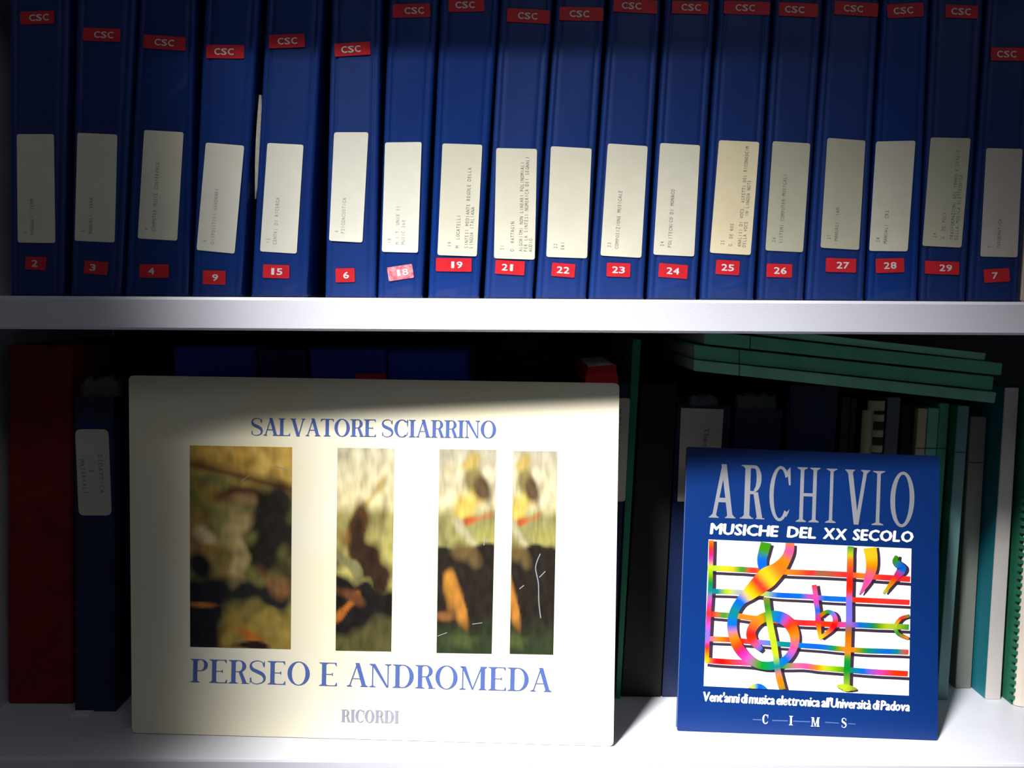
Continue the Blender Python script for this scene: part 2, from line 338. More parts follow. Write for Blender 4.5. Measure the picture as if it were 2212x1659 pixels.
def sticker(name, plane, quad, m, parent, off, th=0.0003, rad=5.0, seg=3):
    """flat sticker with rounded corners and its own thickness"""
    pts = []
    for i in range(4):
        p = Vector(quad[i]); a = Vector(quad[i-1])-p; b = Vector(quad[(i+1) % 4])-p
        a.normalize(); b.normalize()
        for k in range(seg+1):
            t = k/seg; q = p + a*rad*(1-t)**2 + b*rad*t**2; pts.append((q.x, q.y))
    n = len(pts)
    v = [plane(x, y, off+th) for x, y in pts]+[plane(x, y, off) for x, y in pts]
    f = [tuple(range(n-1, -1, -1))]+[(i, (i+1) % n, (i+1) % n+n, i+n) for i in range(n)]
    return mesh_obj(name, v, f, m, parent)
LBL = {
 '2': 'darkest blue binder at the left end of the upper shelf, red tape reading 2',
 '15': 'blue binder with red tape reading 15 and a sliver of paper at its left',
 '6': 'blue binder with red tape reading 6, right of the wide dark gap',
 '18': 'blue binder with pinkish glare painted on its red tape reading 18',
 '4': 'blue binder with red tape reading 4 and a diagonal crease on its spine',
 '25': 'blue binder with red tape reading 25 and the most yellowed label',
 '7': 'blue binder at the right end of the upper shelf, red tape reading 7',
}
LB2 = {
 '3': 'blue binder on the upper shelf with red tape reading 3, second from the left',
 '9': 'blue binder with red tape reading 9 and a label curling at its foot',
 '19': 'blue binder with red tape reading 19 touching the label',
 '21': 'blue binder with red tape reading 21 and five closely typed lines',
 '22': 'blue binder with red tape reading 22 and an almost empty label',
 '23': 'blue binder with red tape reading 23, just right of the binder marked 22',
 '24': 'blue binder with red tape reading 24, left of the yellowed label',
 '26': 'blue binder with red tape reading 26 and a dull olive label',
 '27': 'blue binder with red tape reading 27, just left of the paler glossy binder',
 '28': 'paler blue glossy binder with red tape reading 28',
 '29': 'dark blue binder with red tape reading 29 and a dull label',
}
def binder(rec):
    num, (tl, tr, bl, br), lab, code, ntape, lm, lines, dye, rough = rec
    pb = [atY(bl, 640, SPY).x, atY(br, 640, SPY).x]
    zt = atY((tl+tr)/2, 0, SPY).z
    ptp = [atY(tl, 0, SPY).x, atY(tr, 0, SPY).x]
    def X(u, z):
        k = (z-SHELF_Z)/(zt-SHELF_Z)
        a = pb[0]+(ptp[0]-pb[0])*k; b = pb[1]+(ptp[1]-pb[1])*k
        return a+0.0006+(b-a-0.0012)*u
    root = thing('ring_binder', LBL.get(num) or LB2[num], 'binder', ((pb[0]+pb[1])/2, SPY+BDEP/2, SHELF_Z), 'blue binders on the upper shelf')
    w = pb[1]-pb[0]
    # cross-section of cover seen from above: board, rounded corner, hinge groove, spine
    r = 0.0035; prof = [(0, BDEP), (0, .10), (0, .02)]
    for k in range(5): a = k/4*math.pi/2; prof.append((r-r*math.cos(a), r-r*math.sin(a)))
    g = 0.0065
    inner_u = [g-.001, g, g+.0012]
    prof += [(inner_u[0], 0.0001), (inner_u[1], 0.0011), (inner_u[2], 0.0002)]
    for k in range(1, 12): prof.append((g+.002+(w-2*g-.004)*k/12, 0.0))
    prof += [(w-inner_u[2], 0.0002), (w-inner_u[1], 0.0011), (w-inner_u[0], 0.0001)]
    for k in range(5): a = (4-k)/4*math.pi/2; prof.append((w-(r-r*math.cos(a)), r-r*math.sin(a)))
    prof += [(w, .02), (w, .10), (w, BDEP)]
    n = len(prof); NZ = 110; v = []; f = []; seed = float(int(num))*3.7
    for j in range(NZ+1):
        z = SHELF_Z+0.0005+BH*j/NZ
        for (x, y) in prof:
            u = x/w; d = 0
            if y < 0.002 and g+.001 < x < w-g-.001:
                e = min(1, (x-g)/.006, (w-g-x)/.006)
                d = e*(0.0005*noise.noise(Vector((u*1.6+seed, z*14, seed)))-0.0002)
                lo = max(0, 1-(z-SHELF_Z)/0.022)          # small dents near the foot of the spine
                d += e*lo*0.0010*noise.noise(Vector((u*4+seed, z*60, 1.3)))
                fo = {'9': .6, '15': .4, '18': .4, '19': .9, '22': .8, '24': 1, '25': 1, '26': .5, '28': 1.3}.get(num, 0)
                if fo:
                    q = (z-SHELF_Z-.005-.012*u)/0.0045; d += e*0.0013*fo*math.exp(-q*q)*(.7+.5*noise.noise(Vector((u*3, seed, 2))))
                if num == '4':
                    zc = SHELF_Z+0.148+0.055*u; q = (z-zc)/0.0055
                    d += 0.0020*math.exp(-q*q)*math.sin(math.pi*u)
            v.append((X(u, z), SPY+y-d, z))
    for j in range(NZ):
        for i in range(n-1): f.append((j*n+i, j*n+i+1, (j+1)*n+i+1, (j+1)*n+i))
    # inner skin
    off = len(v); t = 0.0028
    inn = [(t, BDEP), (t, t), (w-t, t), (w-t, BDEP)]
    for z in (SHELF_Z+0.0005, SHELF_Z+0.0005+BH):
        for x, y in inn: v.append((X(x/w, z), SPY+y, z))
    for i in range(3): f.append((off+i+4, off+i+5, off+i+1, off+i))
    top = NZ*n
    f.append(tuple(top+i for i in range(n))+tuple(off+7-i for i in range(4)))
    f.append(tuple(range(n-1, -1, -1))+tuple(off+i for i in range(4)))
    f.append((0, n*NZ, off+4, off)); f.append((n-1, off+3, off+7, n*NZ+n-1))
    vm = vinyl(num, tuple(c*dye for c in BLUE), rough)
    mesh_obj('cover', v, f, vm, root, smooth=False)
    root.children[-1].data.shade_smooth() if False else None
    b = MB(); z0, z1 = SHELF_Z+0.004, SHELF_Z+BH-0.018; e = 0.005
    b.hexa([(X(e/w, z0), SPY+.008, z0), (X(1-e/w, z0), SPY+.008, z0), (X(1-e/w, z1), SPY+.008, z1), (X(e/w, z1), SPY+.008, z1),
            (X(e/w, z0), SPY+.235, z0), (X(1-e/w, z0), SPY+.235, z0), (X(1-e/w, z1), SPY+.235, z1), (X(e/w, z1), SPY+.235, z1)])
    b.obj('page_block', M['pages'], root)
    lb = sticker('paper_label', SP, lab, M[lm], root, 0.0004)
    # typewritten lines, running up the label
    TL, TR, BR, BL = [Vector(p) for p in lab]
    hgt = (BL-TL).length; wid = (TR-TL).length
    up = (TL-BL).normalized(); rt = (BR-BL).normalized()
    pos = {0: 0.21, 2: 0.40, 3: 0.50, 4: 0.62, 5: 0.73, 6: 0.83}
    if len(lines) == 4: pos = {0: .2, 2: .42, 3: .58}
    if len(lines) == 6: pos = {0: .30, 2: .50, 4: .72, 5: .84}
    if len(lines) == 7: pos = {0: .20, 2: .45, 4: .66, 5: .78, 6: .90}
    if num == '22': pos = {0: .22, 2: .40}
    if num == '7': pos = {0: .25, 3: .5}
    cw = 6.05 if max(map(len, lines)) < 30 else (5.9 if max(map(len, lines)) < 37 else 5.6)
    V, Fc = [], []
    for i, tx in enumerate(lines):
        if not tx: continue
        vv, ff, ww = layout(tx, mono=0.8)
        A = BL+rt*(wid*pos[i]+3)+up*(16 if i else 18)
        n0 = len(V)
        for p in vv:
            q = A+up*(p[0]/0.8*cw)-rt*(p[1]*7.6)
            V.append(SP(q.x, q.y, 0.00078))
        Fc += [tuple(k+n0 for k in q) for q in ff]
    mesh_obj('typed_text', V, Fc, M['type_l'] if lm in ('cream_light',) else M['type'], lb)
    # embossed tapes
    for (a, c, h, cx), txt in ((code, 'CSC'), (ntape, num)):
        a = Vector(a); c = Vector(c); d = (c-a).normalized(); dn = Vector((-d.y, d.x)); cs = 0.985
        q = [a, c, c+dn*h, a+dn*h]
        tp = sticker('tape_label', SP, [tuple(p) for p in q], M['tape_glare'] if (num == '18' and txt == '18') else M['tape'], root, 0.00035, 0.0004, 1.5, 1)
        lay = layout(txt, mono=0.98, full=0.80); wd_ = 14.6*len(txt)
        m0 = a+d*((cx-a.x)-wd_/2)+dn*(h/2+6.5)
        put_text('embossed_text', lay, SP, tuple(m0), tuple(m0+d*wd_), tuple(-dn*13.5), M['emboss'], tp, 0.0010, bold=((1.2, 0), (.6, .9)))
    if num == '15':
        # loose sheet standing out of the left side of this binder
        s = []; f2 = []
        for j in range(13):
            t = j/12; p = Vector((556+6*(1-t)+2*math.sin(t*3), 205+225*t)); wdt = 5*math.sin(math.pi*min(1, t*1.0+.02))+2
            a_ = atY(p.x-wdt-4*t, p.y, SPY+.004); b_ = atY(p.x+wdt-6*t, p.y, SPY+.005); s += [a_, b_, b_+Vector((0, .19, 0))]
        for j in range(12):
            f2 += [(3*j, 3*j+1, 3*j+4, 3*j+3), (3*j+1, 3*j+2, 3*j+5, 3*j+4)]
        mesh_obj('loose_sheet', s, f2, M['pages'], root)
for rec in Bd: binder(rec)
for o in sc.objects:
    if o.type == 'MESH' and o.name.startswith('cover'): 
        for p in o.data.polygons: p.use_smooth = len(p.vertices) == 4

# ------------------------------------------------------------------ generic upright book / box seen from its spine
def quadbox(tl, tr, br, bl, y, dep, z0=0.0):
    """front corners from where they stand; returns P(u, v, d)"""
    a = atY(*bl, y); b = atY(*br, y); c = atY(*tr, y); d = atY(*tl, y)
    a.z = b.z = z0 if z0 is not None else a.z
    def P(u, v, q): 
        lo = a.lerp(b, u); hi = d.lerp(c, u); p = lo.lerp(hi, v); return Vector((p.x, y+q*dep, p.z))
    P.y = y; P.w = (b-a).length; P.h = (d-a).length; P.dep = dep
    return P
def hexP(mb, P, u0, u1, v0, v1, d0, d1):
    return mb.hexa([P(u0, v0, d0), P(u1, v0, d0), P(u1, v1, d0), P(u0, v1, d0), P(u0, v0, d1), P(u1, v0, d1), P(u1, v1, d1), P(u0, v1, d1)])
def book(name, label, cat, quad, y, dep, mcov, mpage, group=None, tc=0.0012, z0=0.0, inset=0.003, bevel=0.0004, spine=None):
    P = quadbox(*quad, y, dep, z0)
    root = thing(name, label, cat, tuple(P(.5, 0, .5)), group)
    t = min(tc/P.w, .3); tv = inset/P.h; td = tc/dep
    m = MB()
    if spine is None: hexP(m, P, 0, 1, 0, 1, 0, td)
    hexP(m, P, 0, t, 0, 1, td, 1); hexP(m, P, 1-t, 1, 0, 1, td, 1)
    m.obj('cover', mcov, root, bevel=bevel)
    if spine is not None: hexP(MB(), P, 0, 1, 0, 1, 0, td*1.3).obj('spine', spine, root, bevel=bevel)
    hexP(MB(), P, t, 1-t, tv*.3, 1-tv, td*1.3, .985).obj('page_block', mpage, root)
    return root, P
def boxfile(name, label, cat, quad, y, dep, mt, group=None, bevel=0.0015, z0=0.0):
    P = quadbox(*quad, y, dep, z0)
    root = thing(name, label, cat, tuple(P(.5, 0, .5)), group)
    hexP(MB(), P, 0, 1, 0, 1, 0, 1).obj('body', mt, root, bevel=bevel)
    # lid seam line, raised cap on top
    hexP(MB(), P, -.004, 1.004, .985, 1.004, -.004, 1.0).obj('lid', mt, root, bevel=bevel*.5)
    return root, P
def sleeves(root, P, u0, u1, hpx, m=None):
    """crumpled clear plastic pockets sticking out above the papers"""
    v = []; f = []
    for s in range(4):
        n0 = len(v); dd = .02+.03*s
        for j in range(5):
            for i in range(13):
                u = u0+(u1-u0)*i/12; k = j/4
                nz = noise.noise(Vector((u*5+s*3, k*2, s)))
                p = P(u+.02*nz, 1, dd+.02*nz+.012*k); v.append((p.x, p.y, p.z-.002+k*hpx*(1+.6*nz-.5*abs(u-(u0+u1)/2)/(u1-u0))))
        for j in range(4):
            for i in range(12): a = n0+j*13+i; f.append((a, a+1, a+14, a+13))
    return mesh_obj('plastic_sleeve', v, f, M['plastic'], root, smooth=True)
def spine_line(root, P, v, m='line'):
    return hexP(MB(), P, -.002, 1.002, v, v+.0022, -.0022, 0.0).obj('spine_line', M[m], root)

# left end
yr = atZ(80, 1521).y
r, P = boxfile('box_file', 'dark red box file at the left end of the lower shelf', 'box file', [(18, 748), (157, 750), (158, 1521), (18, 1521)], yr, .25, M['red_box'])
yn = atZ(200, 1537).y
r, P = book('ring_binder', 'dark navy binder with a round-cornered label, between the red box and the cream score', 'binder', [(160, 858), (246, 858), (250, 1538), (162, 1537)], yn, .26, M['navy'], M['pages'], tc=.0025, inset=.012)
pl = Plane((0, yn, 0), (0, -1, 0))
sticker('label_pocket', pl, [(163, 912), (240, 912), (246, 1120), (170, 1120)], M['blue_file_d'], r, .0002, .0003)
lb = sticker('paper_label', pl, [(163, 927), (235, 927), (242, 1113), (171, 1113)], M['cream_pink'], r, .0006, rad=12)
for tx, A, B in (('DIDATTICA', (212, 980), (217, 1066)), ('E', (194, 1013), (195, 1023)), ('MATERIALI', (173, 991), (181, 1068))):
    put_text('typed_text', layout(tx, mono=.8), pl, A, B, (9, 0), M['type'], lb, .0010)
sleeves(r, P, .05, .95, .020)
sliver = MB(); p = pl(180, 1526); sliver.hexa([Vector((p.x-.008, yn-.012, .0002)), Vector((p.x+.010, yn-.010, .0002)), Vector((p.x+.010, yn-.010, .0012)), Vector((p.x-.008, yn-.012, .0012)), Vector((p.x-.008, yn+.03, .0002)), Vector((p.x+.010, yn+.03, .0002)), Vector((p.x+.010, yn+.03, .0012)), Vector((p.x-.008, yn+.03, .0012))])

sliver.obj('paper_slip', M['pages_w'], r)

# blue box files behind the score
for quad, mt, lab in (
    ([(375, 753), (552, 754), (552, 1500), (380, 1500)], 'blue_file', 'blue box file behind the cream score, farthest left of the four'),
    ([(560, 760), (663, 760), (660, 1500), (561, 1500)], 'blue_file_d', 'narrow darker blue box file behind the cream score'),
    ([(670, 757), (835, 759), (831, 1500), (668, 1500)], 'blue_file', 'blue box file behind the cream score with a red card in front of it'),
    ([(838, 763), (1005, 765), (1000, 1500), (838, 1500)], 'blue_file', 'blue box file behind the cream score, farthest right of the four')):
    boxfile('box_file', lab, 'box file', quad, .130, .22, M[mt], 'blue box files behind the score', bevel=.002)
book('card_folder', 'thin red card folder just showing above the top edge of the cream score', 'folder', [(768, 808), (830, 807), (828, 1500), (768, 1500)], .110, .010, M['red_paper'], M['pages_w'], tc=.0008)

# navy binder with cream label right behind the score, red booklets on top of it
yb = .130
r, P = book('ring_binder', 'dark binder with an olive label, half hidden behind the right edge of the score', 'binder', [(1262, 828), (1360, 828), (1323, 1506), (1230, 1506)], yb, .25, M['navy'], M['pages'], tc=.0025, inset=.004)
pl = Plane((0, yb, 0), (0, -1, 0))
lb = sticker('paper_label', pl, [(1290, 860), (1361, 860), (1350, 1083), (1279, 1083)], M['cream_dim'], r, .0004)
put_text('typed_text', layout('COMPUTER', mono=.8), pl, (1336, 1000), (1343, 880), (-11, 0), M['type'], lb, .0009)
zt = atY(1300, 826, yb).z
for quad, lab, d in (([(1266, 806), (1333, 804), (1336, 827), (1264, 827)], 'lower of two bright red booklets lying on the dark binder behind the score', 0),
                  ([(1271, 792), (1330, 787), (1333, 803), (1267, 806)], 'upper of two bright red booklets lying on the dark binder behind the score', .004)):
    book('booklet', lab, 'booklet', quad, yb+d-.002, .15, M['red_paper'], M['pages_w'], 'red booklets on the dark binder', tc=.0008, z0=None, bevel=.0002, inset=.0006)

book('card_folder', 'tall thin green folder left of the black binder', 'folder', [(1367, 733), (1385, 734), (1340, 1507), (1330, 1507)], .135, .20, M['green_d'], M['pages_w'], tc=.0045)
yk = .140
book('ring_binder', 'plain black binder between the tall green folder and the white-labelled binder', 'binder', [(1387, 828), (1462, 830), (1427, 1511), (1342, 1510)], yk, .25, M['black'], M['pages'], tc=.003, inset=.012)
yw = .140
r, P = book('ring_binder', 'navy binder with a large white label behind the left corner of the blue book', 'binder', [(1464, 876), (1578, 878), (1545, 1512), (1430, 1510)], yw, .23, M['navy'], M['pages_w'], tc=.003, inset=.01)
pl = Plane((0, yw, 0), (0, -1, 0))
lb = sticker('paper_label', pl, [(1471, 881), (1563, 884), (1550, 1083), (1463, 1083)], M['cream_pink'], r, .0006, rad=2)
put_text('typed_text', layout('Thesaurus'), pl, (1521, 923), (1514, 1010), (11, 1), M['type'], lb, .0010)
sleeves(r, P, .3, .8, .012)
r, P = book('ring_binder', 'navy binder with crumpled plastic sleeves on top, right of the white-labelled binder', 'binder', [(1590, 882), (1690, 884), (1652, 1512), (1556, 1512)], .142, .23, M['navy'], M['pages_w'], tc=.003, inset=.01)
sleeves(r, P, .1, .9, .016)
boxfile('box_file', 'taller navy box file carrying the left part of the green book stack', 'box file', [(1706, 834), (1812, 837), (1768, 1512), (1668, 1512)], .138, .22, M['navy'])
row = [
 ('slim dark olive book right of the tall navy box file', (1820, 1838, 858), 'olive', .150, None, None),
 ('slim dark brown book left of the comb-bound booklet', (1840, 1852, 860), 'brown', .150, None, None),
]
def L(x, y0, y1=1510, k=-.060): return x+(y1-y0)*k      # the row leans to the right
for lab, (x0, x1, yt), m, y, sp, ln in row:
    book('book', lab, 'book', [(x0, yt), (x1, yt+1), (L(x1, yt), 1512), (L(x0, yt), 1512)], y, .2, M[m], M['pages'], 'books under the green stack')
# comb-bound booklet: ivory spine tube with broad teeth
yc = .143; q = [(1880, 865), (1912, 866), (L(1912, 865), 1512), (L(1880, 865), 1512)]
r, P = book('booklet', 'booklet with a broad ivory plastic comb binding behind the blue book', 'booklet', q, yc, .2, M['olive'], M['pages'], tc=.0008)
def tube(P, u0, u1, v0, v1, rad, n=7):
    v = []; f = []
    for vv in (v0, v1):
        for k in range(n+1):
            a = math.pi*k/n; u = (u0+u1)/2-(u1-u0)/2*math.cos(a); p = P(u, vv, 0); v.append((p.x, p.y-rad*math.sin(a), p.z))
    f = [(k, k+1, n+2+k, n+1+k) for k in range(n)]+[tuple(range(n, -1, -1)), tuple(range(n+1, 2*n+2))]
    return v, f
v, f = tube(P, -.50, .28, 0, .968, .004); mesh_obj('comb_spine', v, f, M['comb'], r, smooth=False)
v, f = tube(P, -.15, 1.0, .968, 1.0, .004); mesh_obj('comb_end', v, f, M['comb'], r)
px2v = 1/(1512-865)
for k in range(18):
    yy = 894+33*k
    if yy > 1480: break
    v, f = tube(P, .02, .98, 1-(yy+14-865)*px2v, 1-(yy-865)*px2v, .0065); mesh_obj('comb_tooth', v, f, M['comb'], r)
row = [
 ('grey violet book right of the comb-bound booklet', (1918, 1946, 858), 'purple', .148, None, None),
 ('added black book filling the dark gap between the grey violet book and the thin beige book', (1950, 1976, 872), 'black', .156, None, None),  # book added to stand in for a dark gap
 ('thin beige book left of the mint green book', (1984, 2004, 882), 'beige', .150, None, 967),
 ('mint green book with a thin spine line', (2006, 2029, 881), 'mint', .149, None, 967),
 ('mid green book right of the mint green book', (2031, 2051, 871), 'green', .152, None, 967),
 ('dark green book with a grey teal spine, at the right edge of the blue book', (2070, 2093, 876), 'green_d', .137, 'teal_l', 973),
 ('shorter warm grey book set back behind its neighbours', (2097, 2131, 900), 'greyspine', .167, None, 1000),
]
for lab, (x0, x1, yt), m, y, sp, ln in row:
    yb_ = 1512
    k = -.072
    quad = [(x0, yt), (x1, yt+1), (L(x1, yt, yb_, k), yb_), (L(x0, yt, yb_, k), yb_)]
    if m == 'greyspine': quad = [(2097, 900), (2131, 901), (2097, 1486), (2064, 1487)]
    if m == 'green_d': quad = [(2070, 876), (2094, 878), (2047, 1507), (2024, 1507)]
    root, P = book('book', lab, 'book', quad, y, .19, M[m], M['pages'], 'books under the green stack', spine=M[sp] if sp else None)
    if ln: spine_line(root, P, 1-(ln-yt)/(1500-yt))
book('book', 'tall teal covered book with an off-white spine near the right end of the lower shelf', 'book', [(2172, 838), (2201, 838), (2161, 1511), (2129, 1509)], atZ(2147, 1511).y, .21, M['teal'], M['pages'], spine=M['whitespine'], tc=.0015)
q = [(2229, 842), (2270, 843), (2228, 1540), (2185, 1538)]; yq = .126
r, P = book('notebook', 'green notebook with a cream comb-bound spine at the right edge of the lower shelf', 'notebook', q, yq, .22, M['green_d'], M['pages_w'], tc=.001)
v, f = tube(P, .05, 1.0, 0.002, .998, .006, 9); mesh_obj('spine_tube', v, f, M['comb_w'], r)
for k in range(40):
    v0 = .02+.0242*k
    if v0 > .98: break
    p = P(0, v0, 0)
    MB().box(p.x-.002, p.y-.0022, p.z, p.x+.0045, p.y+.003, p.z+.0035).obj('comb_tooth', M['green_d'], r)
# green stack lying across the row
ys = .105
for i, (quad, m, lab, ln) in enumerate((
    ([(1499, 777), (2153, 848), (2149, 871), (1499, 801)], 'green_l', 'lowest, lightest green book of the tilted stack', 1596),
    ([(1499, 745), (2147, 814), (2144, 843), (1500, 775)], 'green', 'green book second from the bottom of the tilted stack', 1596),
    ([(1522, 715), (2166, 785), (2163, 811), (1521, 743)], 'green', 'green book third from the bottom, reaching farthest right in the tilted stack', 1619),
    ([(1530, 697), (2130, 763), (2127, 778), (1530, 711)], 'green_l', 'thin green book on top of the tilted stack, partly behind the shelf edge', None))):
    TLq, TRq, BRq, BLq = quad
    yy = ys+(0, .0012, .0004, .0015)[i]
    a = atY(*BLq, yy); b = atY(*BRq, yy); c = atY(*TRq, yy); d = atY(*TLq, yy)
    def P(u, v, q, a=a, b=b, c=c, d=d, yy=yy): p = a.lerp(b, u).lerp(d.lerp(c, u), v); return Vector((p.x, yy+.21*q, p.z))
    root = thing('book', lab, 'book', tuple(P(.5, 0, .5)), 'green books stacked on their sides')
    mb = MB(); hexP(mb, P, 0, 1, 0, .12, .012, 1); hexP(mb, P, 0, 1, .88, 1, .012, 1); hexP(mb, P, 0, 1, 0, 1, 0, .012)
    mb.obj('cover', M[m], root, bevel=.0006)
    hexP(MB(), P, .006, .994, .12, .88, .014, .985).obj('page_block', M['pages'], root)
    if ln:
        u = (ln-BLq[0])/(BRq[0]-BLq[0]); hexP(MB(), P, u, u+.0022, 0, 1, -.002, 0).obj('spine_line', M['line'], root)

# ------------------------------------------------------------------ books standing face-on, leaning back
def facing(name, label, cat, bl, br, tl, tr, lean, thick, mcov, mpage, rad=10, bulge=0.0):
    A = atZ(*bl, 0.0006); B = atZ(*br, 0.0006)
    ax = (B-A).normalized(); back = Vector((-ax.y, ax.x, 0))
    up = Vector((0, 0, 1))*math.cos(lean)+back*math.sin(lean)
    n = up.cross(ax); n = -n if n.y > 0 else n
    pl = Plane(A, n)
    root = thing(name, label, cat, tuple((A+B)/2+back*thick/2))
    def outline(quad, rad, seg=4):
        pts = []
        for i in range(4):
            p = Vector(quad[i]); a = (Vector(quad[i-1])-p).normalized(); b = (Vector(quad[(i+1) % 4])-p).normalized()
            for k in range(seg+1): t = k/seg; q = p+a*rad*(1-t)**2+b*rad*t**2; pts.append((q.x, q.y))
        return pts
    def slab(nm, quad, o0, o1, m, rd):
        pts = outline(quad, rd); k = len(pts)
        v = [pl(x, y, o0) for x, y in pts]+[pl(x, y, 0)+pl.n*o1 for x, y in pts]
        f = [tuple(range(k-1, -1, -1)), tuple(range(k, 2*k))]+[(i, (i+1) % k, (i+1) % k+k, i+k) for i in range(k)]
        o = mesh_obj(nm, v, f, m, root); return fix_normals(o)
    Q = [tl, tr, br, bl]
    c = ((tl[0]+br[0])/2, (tl[1]+br[1])/2)
    ins = [(x+(c[0]-x)*.006, y+(c[1]-y)*.006) for x, y in Q]
    t = 0.0009
    # shift everything so that the back lower edge, not the front, decides how it stands
    slab('front_cover', Q, 0, -t, mcov, rad)
    slab('page_block', ins, -t, -thick+t, mpage, rad*.6)
    slab('back_cover', Q, -thick+t, -thick, mcov, rad)
    return root, pl
def lift(root):
    """stand the leaning book on the shelf: raise it until its lowest point touches"""
    zmin = min((o.matrix_world @ v.co).z if False else (Vector(root['_w'])+v.co).z for o in root.children_recursive if o.type == 'MESH' for v in o.data.vertices)
    root.location.z -= min(0, zmin)-0.0003
score, SPn = facing('music_score', 'large cream landscape music score with blue serif titles and four pictures', 'music score', (285, 1583), (1325, 1612), (278, 811), (1338, 828), R(4), .011, M['score'], M['pages'], 11)

# pictures: plain generic brushwork in the colours of the print
def lerp3(a, b, t): t = max(0, min(1, t)); return tuple(x+(y-x)*t for x, y in zip(a, b))
def nz(u, v, s, k): return noise.noise(Vector((u*s, v*s*2, k)))
def blob(u, v, cx, cy, rx, ry, rot=0.0, soft=.5, nzv=0.0):
    dx, dy = u-cx, v-cy; c, s = math.cos(rot), math.sin(rot); x = (dx*c+dy*s)/rx; y = (-dx*s+dy*c)/ry
    d = math.sqrt(x*x+y*y)+nzv; return max(0, min(1, (1+soft-d)/(2*soft)))
def art1(u, v):
    n = nz(u, v, 5, 1); n2 = nz(u, v, 9, 2)+.5*nz(u, v*.3, 26, 3)
    c = lerp3((.50, .28, .05), (.62, .42, .10), .5+n)
    c = lerp3(c, (.13, .06, .02), 1-abs(v-(.09+.12*u))/.05 if v < .3 else 0)
    c = lerp3(c, (.17, .16, .045), (v-.10-.12*u+.03*n)/.05)
    c = lerp3(c, (.28, .19, .04), blob(u, v, .12, .22, .16, .05, .2, .6, n))
    c = lerp3(c, (.30, .18, .05), blob(u, v, .15, .50, .25, .14, .3, .5, n))
    c = lerp3(c, (.020, .017, .012), blob(u, v, .80, .42, .30, .24, .3, .35, n*.7))
    c = lerp3(c, (.10, .03, .015), blob(u, v, .50, .25, .13, .05, 0, .5, n))
    c = lerp3(c, (.44, .33, .14), blob(u, v, .42, .40, .18, .09, -.4, .5, n*.8))
    c = lerp3(c, (.48, .38, .20), blob(u, v, .18, .45, .11, .035, .1, .4, n))
    c = lerp3(c, (.46, .34, .15), blob(u, v, .48, .60, .075, .14, .1, .4, n*.7))
    c = lerp3(c, (.018, .017, .015), blob(u, v, .70, .72, .38, .07, 0, .4, n))
    c = lerp3(c, (.30, .14, .05), blob(u, v, .85, .68, .18, .04, .2, .5, n)*.7)
    c = lerp3(c, (.30, .21, .045), (v-.77+.05*n)/.06)
    c = lerp3(c, (.012, .011, .016), blob(u, v, .10, .82, .24, .26, .25, .2, n*.5))
    c = lerp3(c, (.42, .13, .02), blob(u, v, .62, .945, .16, .03, .2, .4, n))
    c = lerp3(c, (.45, .17, .03), blob(u, v, .13, .79, .12, .012, 0, .5, n))
    c = lerp3(c, (.02, .012, .01), blob(u, v, .60, .985, .22, .02, 0, .3, n))
    return tuple(max(0, x*.85*(1+.45*n2)) for x in c)
def art2(u, v):
    n = nz(u, v, 4, 5); n2 = nz(u, v, 7, 6)+.5*nz(u, v*.4, 20, 3)
    c = lerp3((.55, .50, .34), (.76, .66, .36), v/.28)
    c = lerp3(c, (.34, .30, .10), (v-.27)/.06); c = lerp3(c, (.42, .37, .11), (v-.4)/.1)
    c = lerp3(c, (.50, .36, .12), blob(u, v, .55, .27, .26, .03, -.4, .5, n))
    c = lerp3(c, (.075, .032, .012), blob(u, v, .35, .42, .36, .11, -.2, .35, n*.8))
    c = lerp3(c, (.30, .16, .04), blob(u, v, .15, .44, .12, .05, 0, .6, n))
    c = lerp3(c, (.035, .018, .010), blob(u, v, .60, .57, .42, .13, .25, .3, n*.8))
    c = lerp3(c, (.21, .19, .08), blob(u, v, .22, .57, .25, .03, .25, .3, n))
    c = lerp3(c, (.012, .010, .009), (v-.60-.1*u+.05*n)/.04)
    c = lerp3(c, (.40, .12, .02), blob(u, v, .18, .79, .24, .022, -.3, .4, n))
    c = lerp3(c, (.13, .05, .02), blob(u, v, .22, .725, .28, .025, .1, .5, n))
    c = lerp3(c, (.085, .075, .025), (v-.86+.12*(u-.5)+.05*n)/.06)
    return tuple(max(0, x*.85*(1+.45*n2)) for x in c)
